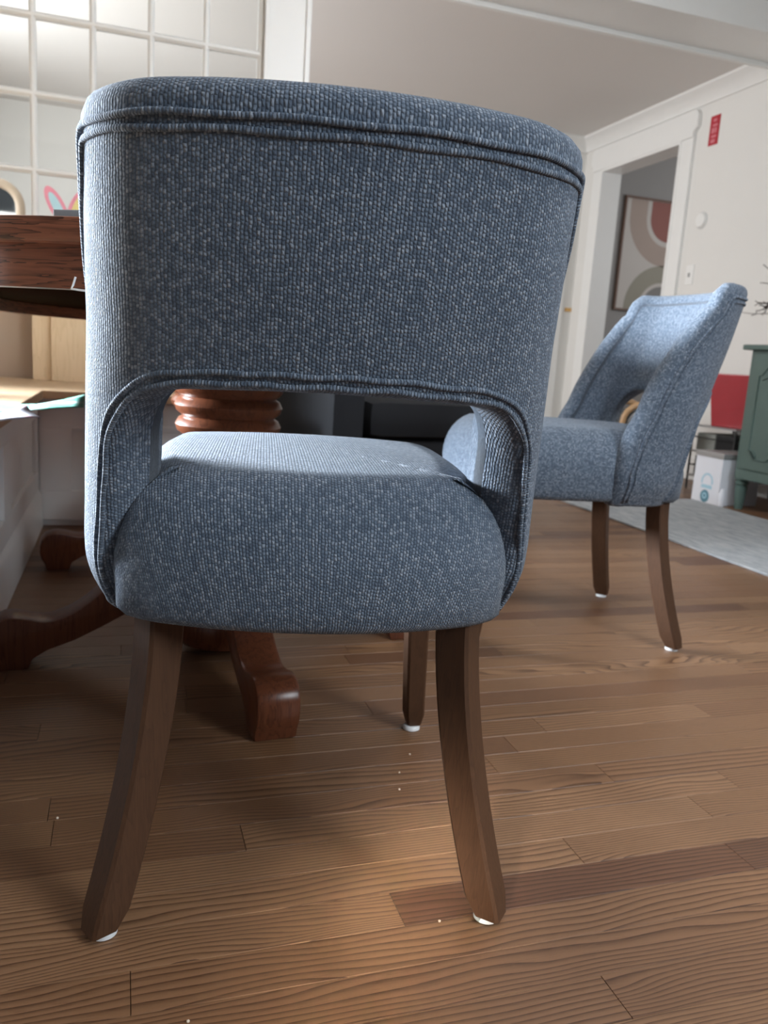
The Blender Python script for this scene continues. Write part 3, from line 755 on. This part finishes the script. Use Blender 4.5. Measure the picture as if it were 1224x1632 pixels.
ar = empty('arched_mirror', (-0.56, 4.30, 0)); tag(ar, 'beige arch-topped standing mirror seen through the glass at the far left', 'mirror')
pts = [(-0.10, 0, 0.05), (-0.10, 0, 0.7), (-0.10, 0, 1.20)]+[(-0.10*math.cos(PI*k/12), 0, 1.20+0.10*math.sin(PI*k/12)) for k in range(1, 12)]+[(0.10, 0, 1.20), (0.10, 0, 0.7), (0.10, 0, 0.05)]
MB().tube(pts, 0.021, 10).build('frame', AR, ar, smooth='all')
MIR = NT('mirror', 0.05); MIR.b.inputs['Metallic'].default_value = 1; MIR.color((0.9, 0.9, 0.9))
MB().prism([(p[0]*0.9, 0.05+(p[2]-0.05)*0.99) for p in pts], 0.000, 0.006, lambda a_, b_, c_: (a_, c_, b_)).build('mirror_glass', MIR.m, ar)
MB().box(-0.14, 0.14, -0.11, 0.11, 0, 0.04, 0.004).build('base', AR, ar)

# ------------------------------------------------------------------ rug
def rug_mat():
    t = NT('grey rug', 0.95, 0.1); g = t.n('ShaderNodeTexCoord').outputs['Object']
    mp = t.n('ShaderNodeMapping'); t.l(g, mp.inputs[0]); mp.inputs['Scale'].default_value = (22, 5, 1)
    n1 = t.noise(mp.outputs[0], 2.0, 5, 0.65); n2 = t.noise(g, 500, 2)
    t.color(t.mix(t.math('MULTIPLY', n2, 0.3), t.ramp(n1, [(0.3, (0.27, 0.29, 0.31)), (0.52, (0.42, 0.43, 0.44)), (0.7, (0.54, 0.54, 0.53))]), (0.34, 0.36, 0.38)))
    t.bump(n2, 0.6, 0.003); return t.m
rg = MB().box(0, 0.80, 0, 2.25, 0, 0.009, 0.003).build('area_rug', rug_mat()); rg.location = (2.012, 1.20, 0.0003)
tag(rg, 'mottled grey blue area rug lying right of the sideways blue chair', 'rug')

# ------------------------------------------------------------------ green cabinet
cb = empty('sideboard', (2.875, 2.70, 0)); tag(cb, 'sage green painted sideboard with carved doors and turned feet at the right edge', 'cabinet')
cy0, cy1 = -0.55, 0.565      # along Y, far end at +
MB().box(0.02, 0.44, cy0, cy1, 0.16, 0.775, 0.003).build('cabinet_body', GREEN, cb)
MB().box(-0.015, 0.46, cy0-0.03, cy1+0.03, 0.775, 0.800, 0.005).build('top_board', GREEN, cb)
MB().box(0.004, 0.030, cy0+0.02, cy1-0.02, 0.155, 0.200, 0.003).build('bottom_rail', GREEN, cb)
def door(y0_, y1_):
    d_ = MB().box(0.006, 0.022, y0_, y1_, 0.205, 0.760, 0.003).build('door', GREEN, cb)
    w_ = 0.045; ya, yb, za, zb = y0_+w_, y1_-w_, 0.205+w_+0.01, 0.760-w_-0.01; cc = 0.05
    poly = [(ya+cc, za), (yb-cc, za)]+[(yb-cc*math.cos(k*PI/12), za+cc*math.sin(k*PI/12)*0.9) for k in range(7)][::-1]+[(yb, za+cc), (yb, zb-cc)]+[(yb-cc+cc*math.cos(k*PI/12)*1.0, zb-cc*1.0+cc*math.sin(k*PI/12)*0.0) for k in range(1)]+[(yb-cc*0.4, zb-cc*0.9), (yb-cc, zb-cc*0.2), (yb-cc*1.6, zb), (ya+cc*1.6, zb), (ya+cc, zb-cc*0.2), (ya+cc*0.4, zb-cc*0.9), (ya, zb-cc), (ya, za+cc)]
    out = []
    for p in poly:
        if not out or math.dist(out[-1], p) > 0.002: out.append(p)
    MB().tube([(0.004, p[0], p[1]) for p in out], 0.0045, 6, closed=True).build('panel_moulding', GREEN, d_, smooth='all')
    MB().tube([(0.003, (ya+yb)/2+0.05*math.sin(k/10*PI*2)*0.6+(k-5)*0.012, zb-0.07+0.016*math.sin(k/10*PI*3)) for k in range(11)], [0.002+0.003*math.sin(PI*k/10) for k in range(11)], 6).build('carving', GREEN, d_, smooth='all')
    return d_
door(0.262, 0.525); door(-0.01, 0.255); door(-0.28, -0.017); door(-0.545, -0.287)
for y_ in (cy0+0.035, cy1-0.035):
    for x_ in (0.04, 0.41):
        MB().lathe([(0.018, 0), (0.020, 0.01), (0.024, 0.05), (0.027, 0.09), (0.030, 0.115), (0.022, 0.120), (0.032, 0.128), (0.032, 0.136), (0.024, 0.142), (0.034, 0.150), (0.034, 0.162)], (x_, y_), 24).build('foot', GREEN, cb, smooth=True)

# vase with dried twigs standing on the sideboard
VS = plain('grey stoneware', (0.30, 0.30, 0.31), 0.6); TWG = plain('dark dried twig', (0.07, 0.055, 0.05), 0.8); TWL = plain('pale dried twig', (0.36, 0.34, 0.33), 0.8)
vs = empty('twig_vase', (3.05, 3.00, 0.8005)); tag(vs, 'grey vase of dark dried twigs standing on the green sideboard', 'vase')
MB().lathe([(0.045, 0), (0.062, 0.05), (0.055, 0.11), (0.030, 0.14), (0.034, 0.155), (0.028, 0.155), (0.025, 0.14), (0.02, 0.10)], (0, 0), 28).build('vase', VS, vs, smooth=True)
RT = random.Random(5)
def twig(p0, p1, r_, mt=TWG, wob=0.010):
    P = [Vector(p0).lerp(Vector(p1), k/6)+Vector((RT.uniform(-wob, wob), RT.uniform(-wob, wob), RT.uniform(-wob, wob)))*(1 if 0 < k < 6 else 0) for k in range(7)]
    MB().tube(P, [r_*(1-0.5*k/6) for k in range(7)], 6).build('twig', mt, vs, smooth='all')
j0 = (0, 0, 0.13)
twig(j0, (-0.10, 0.34, 0.385), 0.004); twig((-0.05, 0.19, 0.27), (-0.10, 0.345, 0.300), 0.003)
twig(j0, (-0.10, 0.455, 0.165), 0.0045, TWL, 0.004); twig(j0, (-0.06, 0.30, 0.22), 0.004)
for k in range(7): twig((-0.07, 0.28, 0.20), (-0.09+RT.uniform(-.03, .03), 0.32+RT.uniform(-.03, .04), 0.17+RT.uniform(-.03, .05)), 0.0035)
for k in range(4): twig(j0, (RT.uniform(-.1, .1), RT.uniform(-0.3, 0.1), RT.uniform(0.3, 0.5)), 0.004)

# ------------------------------------------------------------------ things between the sideboard and the far wall corner
BX = plain('white carton', (0.80, 0.82, 0.88), 0.6, var=0.02); CY = plain('cyan print', (0.42, 0.66, 0.78), 0.6); TEAL = plain('teal badge', (0.12, 0.27, 0.34), 0.5)
bx = empty('white_carton', (2.850, 3.405, 0)); tag(bx, 'white box with a pale blue ring print and round teal badge beside the green sideboard', 'box')
MB().box(0, 0.24, -0.10, 0.10, 0.0, 0.235, 0.002).build('carton', BX, bx)
MB().box(-0.004, 0.244, -0.105, 0.105, 0.235, 0.262, 0.003).build('lid', GREYM, bx)
def disc(n_, x_, cy_, cz_, r_, mt, parent, ri=0.0, a0=0, a1=2*PI, t=0.0012):
    poly = [(cy_+r_*math.cos(a0+(a1-a0)*k/32), cz_+r_*math.sin(a0+(a1-a0)*k/32)) for k in range(33 if ri else 32)]
    m2 = MB()
    if ri:
        q = len(poly); inn = [(cy_+ri*math.cos(a0+(a1-a0)*k/32), cz_+ri*math.sin(a0+(a1-a0)*k/32)) for k in range(33)]
        m2.v = [(x_-t, *p) for p in poly]+[(x_-t, *p) for p in inn]+[(x_, *p) for p in poly]+[(x_, *p) for p in inn]
        for k in range(q-1): m2.f += [(k, k+1, q+k+1, q+k), (2*q+k, 3*q+k, 3*q+k+1, 2*q+k+1), (k, 2*q+k, 2*q+k+1, k+1), (q+k, q+k+1, 3*q+k+1, 3*q+k)]
    else: m2.prism(poly, x_-t, x_, lambda a_, b_, c_: (c_, a_, b_))
    return m2.build(n_, mt, parent)
disc('printed_ring', -0.0005, -0.005, 0.110, 0.042, CY, bx, ri=0.034, a0=-0.3, a1=PI+0.3)
MB().prism([(-0.045, 0.075), (0.035, 0.075), (0.032, 0.092), (-0.042, 0.092)], -0.0015, -0.0003, lambda a_, b_, c_: (c_, a_, b_)).build('printed_bar', CY, bx)
disc('badge', -0.0005, 0.000, 0.034, 0.032, TEAL, bx); disc('badge_mark', -0.0018, 0.000, 0.036, 0.016, CY, bx, ri=0.009)
RED = plain('glossy red paper', (0.36, 0.015, 0.025), 0.3, var=0.1)
# grey wire stand carrying the red bag
ws = empty('wire_stand', (3.24, 3.70, 0)); tag(ws, 'grey wire shelf stand with dark baskets behind the white box', 'shelf')
for x_ in (-0.14, 0.14):
    for y_ in (-0.17, 0.17): MB().tube([(x_, y_, 0), (x_, y_, 0.37)], 0.006, 8).build('post', BLACK, ws, smooth=True)
for z_ in (0.08, 0.22, 0.365):
    MB().box(-0.146, 0.146, -0.176, 0.176, z_-0.004, z_+0.004).build('shelf_board', GREYM, ws)
m2 = MB()
for z_ in (0.14, 0.30):
    for y_ in (-0.17, 0.17): m2.tube([(-0.14, y_, z_), (0.14, y_, z_)], 0.003, 6)
    m2.tube([(-0.14, -0.17, z_), (-0.14, 0.17, z_)], 0.003, 6)
m2.build('rail', BLACK, ws, smooth=True)
def sits(name, mb, mat, loc, label, cat, rz=0, group=None, **kw):
    o = mb.build(name, mat, None, **kw); o.location = loc; o.rotation_euler = (0, 0, rz); return tag(o, label, cat, group)
sits('storage_basket', MB().box(-0.12, 0.12, -0.155, -0.005, 0, 0.10, 0.006), BLACK, (3.24, 3.70, 0.2243), 'black basket on the middle shelf of the wire stand, nearer the sideboard', 'basket')
sits('storage_basket', MB().box(-0.12, 0.12, 0.005, 0.155, 0, 0.10, 0.006), plain('grey basket', (0.25, 0.26, 0.24), 0.7), (3.24, 3.70, 0.2243), 'grey basket on the middle shelf of the wire stand, farther from the sideboard', 'basket')
sits('storage_box', MB().box(-0.12, 0.12, -0.15, 0.15, 0, 0.11, 0.004), plain('black box', (0.02, 0.02, 0.022), 0.6), (3.24, 3.70, 0.0843), 'black storage box on the lowest shelf of the wire stand', 'box')
m2 = MB(); bvs = [(-0.13, -0.165), (0.11, -0.165), (0.11, 0.12), (-0.13, 0.12)]
m2.v = [(x_, y_, 0) for x_, y_ in ((-0.10, -0.13), (0.10, -0.13), (0.10, 0.09), (-0.10, 0.09))]+[(x_, y_, 0.29) for x_, y_ in bvs]
m2.f = [(3, 2, 1, 0), (0, 1, 5, 4), (1, 2, 6, 5), (2, 3, 7, 6), (3, 0, 4, 7), (4, 5, 6, 7)]
sits('red_bag', m2, RED, (3.24, 3.70, 0.3693), 'glossy red bag standing on the wire stand beside the green sideboard', 'bag', rz=0.35, bevel=0.006)
tr = MB().prism([(0, 0), (0.03, 0), (0.005, 0.44), (-0.02, 0.585), (-0.065, 0.59), (-0.06, 0.55), (-0.03, 0.42)], -0.012, 0.012, lambda a_, b_, c_: (c_, a_, b_))
sits('grey_wedge', tr, GREYM, (3.12, 3.43, 0.0), 'pointed grey metal piece leaning between the red bag and the sideboard', 'tool', bevel=0.003)
sits('white_bottle', MB().lathe([(0.015, 0), (0.017, 0.01), (0.017, 0.06), (0.012, 0.075), (0.010, 0.09)], (0, 0), 20), BX, (2.853, 3.284, 0.0), 'small white bottle on the floor behind the sideboard foot', 'bottle', smooth=True)

# ------------------------------------------------------------------ wood framed chair farther in the living room
wc = empty('wood_armchair', (2.80, 4.02, 0), -0.3); tag(wc, 'tan bentwood chair with grey cushion glimpsed through the cut-out of the right blue chair', 'chair')
TANW = wood('tan bentwood', (0.30, 0.16, 0.07), (0.52, 0.32, 0.16), axis=2, rough=0.4, lines=0.2); GC = plain('charcoal cushion', (0.06, 0.068, 0.075), 0.9)
arcp = [(-0.115, -0.17, 0.0), (-0.115, -0.17, 0.36)]+[(-0.115*math.cos(PI*k/10), -0.17, 0.36+0.105*math.sin(PI*k/10)) for k in range(1, 10)]+[(0.115, -0.17, 0.36), (0.115, -0.17, 0.0)]
MB().tube(arcp, 0.017, 10).build('frame', TANW, wc, smooth='all')
MB().tube([(p[0], 0.17, p[2]) for p in arcp], 0.017, 10).build('frame', TANW, wc, smooth='all')
MB().box(-0.095, 0.095, -0.165, 0.165, 0.14, 0.425, 0.03).build('cushion', GC, wc, smooth=True)
MB().tube([(-0.085*math.cos(PI*k/10), -0.172, 0.345+0.085*math.sin(PI*k/10)) for k in range(11)], 0.008, 8).build('piping', GREYM, wc, smooth='all')

# ------------------------------------------------------------------ wall things
th = empty('thermostat', (XR, 4.43, 1.585)); tag(th, 'round white thermostat on the wall right of the doorway', 'thermostat')
def wdisc(prof_, name, mat, parent):
    m2 = MB().lathe(prof_, (0, 0), 32); m2.v = [(-z_, x_, y_) for x_, y_, z_ in m2.v]; return m2.build(name, mat, parent, smooth=True)
wdisc([(0.044, 0), (0.044, 0.010), (0.041, 0.016), (0.03, 0.018), (0.002, 0.018)], 'dial', WHITE, th)
wdisc([(0.052, 0), (0.052, 0.004), (0.05, 0.005)], 'back_plate', plain('pale grey plastic', (0.60, 0.60, 0.58), 0.5), th)
sw = empty('light_switch', (XR, 4.475, 1.262)); tag(sw, 'cream light switch plate below the round thermostat', 'switch')
MB().box(-0.006, 0, -0.036, 0.036, -0.060, 0.060, 0.002).build('plate', WHITE, sw)
MB().box(-0.014, -0.005, -0.006, 0.006, -0.012, 0.012, 0.002).build('toggle', plain('grey toggle', (0.35, 0.35, 0.34), 0.5), sw)
sg = empty('red_sign', (XR, 4.420, 2.105)); tag(sg, 'small red rectangular notice with faint pink lettering beside the door casing', 'sign')
REDS = plain('red notice', (0.42, 0.015, 0.03), 0.5, var=0.03); PNK = plain('pink lettering', (0.62, 0.20, 0.23), 0.5)
MB().box(-0.004, 0, -0.042, 0.042, -0.085, 0.085, 0.001).build('notice', REDS, sg)
for z0_, z1_, y0_, y1_ in ((0.050, 0.066, -0.015, 0.015), (0.022, 0.036, -0.026, 0.016), (-0.016, 0.014, -0.022, -0.008), (-0.016, 0.014, -0.002, 0.022), (-0.042, -0.028, -0.024, 0.020), (-0.072, -0.052, -0.018, 0.020)):
    MB().box(-0.0048, -0.0038, y0_, y1_, z0_, z1_).build('lettering', PNK, sg)

# framed print in the hall
fpn = empty('framed_print', (4.355, 6.10, 1.605)); tag(fpn, 'large framed print of dusty rose and beige arches in the hall beyond the doorway', 'picture')
PAPER = plain('cream print paper', (0.62, 0.58, 0.54), 0.7, var=0.01); ROSE = plain('dusty rose', (0.33, 0.14, 0.12), 0.8, var=0.03); BLUSH = plain('blush beige', (0.46, 0.37, 0.32), 0.8, var=0.02)
SAND = plain('sand arch', (0.36, 0.34, 0.28), 0.8, var=0.02); STONE = plain('stone arch', (0.27, 0.26, 0.25), 0.8, var=0.02); FRW = plain('brown frame', (0.16, 0.085, 0.055), 0.5)
FW, FH = 0.435, 0.44
MB().box(-FW, FW, -0.012, 0, -FH, FH).build('print', PAPER, fpn)
m2 = MB()
for q in ((-FW-0.015, -FW, -FH-0.015, FH+0.015), (FW, FW+0.015, -FH-0.015, FH+0.015), (-FW, FW, -FH-0.015, -FH), (-FW, FW, FH, FH+0.015)): m2.box(q[0], q[1], -0.028, 0, q[2], q[3])
m2.build('frame', FRW, fpn)
def arch(name, r0, r1, sgn, zc, zend, mt, y_=-0.0128):
    """half ring with straight ends: sgn -1 hangs down from the top edge, +1 stands on the bottom edge"""
    P = []; n = 30
    def add(c_, z_, d_): P.append(((d_[0]*r0, z_+sgn*d_[1]*r0), (d_[0]*r1, z_+sgn*d_[1]*r1)))
    P.append(((-r0, zend), (-r1, zend)))
    for k in range(n+1): an = PI*k/n; add(0, zc, (-math.cos(an), math.sin(an)))
    P.append(((r0, zend), (r1, zend)))
    m3 = MB()
    for o_y in (y_, y_+0.0008):
        for p in P: m3.v += [(p[0][0], o_y, p[0][1]), (p[1][0], o_y, p[1][1])]
    q = 2*len(P)
    for k in range(len(P)-1): a_ = 2*k; m3.f += [(a_, a_+1, a_+3, a_+2), (q+a_, q+a_+2, q+a_+3, q+a_+1), (a_, a_+2, q+a_+2, q+a_), (a_+1, q+a_+1, q+a_+3, a_+3)]
    m3.build(name, mt, fpn)
arch('rose_arch', 0.0005, 0.185, -1, FH-0.13, FH-0.002, ROSE)
arch('blush_arch', 0.225, 0.385, -1, FH-0.13, FH-0.002, BLUSH)
arch('sand_arch', 0.215, 0.355, 1, -FH+0.02, -FH+0.002, SAND)
arch('stone_arch', 0.0005, 0.185, 1, -FH+0.02, -FH+0.002, STONE)

# ------------------------------------------------------------------ crumbs on the floor
CR = plain('pale crumb', (0.70, 0.60, 0.48), 0.8)
RC = random.Random(2)
for (x_, y_), cl_ in zip(((0.439, 1.120), (0.404, 1.068), (0.388, 1.021), (-0.080, 1.040), (0.060, 0.666), (0.342, 0.742)),
    ('tiny pale crumb between the chair legs, farthest of three in a line', 'tiny pale crumb between the chair legs, middle one of three in a line', 'tiny pale crumb between the chair legs, nearest of three in a line',
     'tiny pale crumb left of the left rear chair leg', 'tiny pale crumb at the very bottom edge of the picture', 'tiny pale crumb beside the foot of the right rear chair leg')):
    bm = bmesh.new(); bmesh.ops.create_icosphere(bm, subdivisions=1, radius=0.0017)
    for v in bm.verts: v.co *= RC.uniform(0.7, 1.2)
    o = MB().bm(bm).build('crumb', CR); o.location = (x_, y_, 0.0013)
    tag(o, cl_, 'crumb', 'crumbs on the floor')
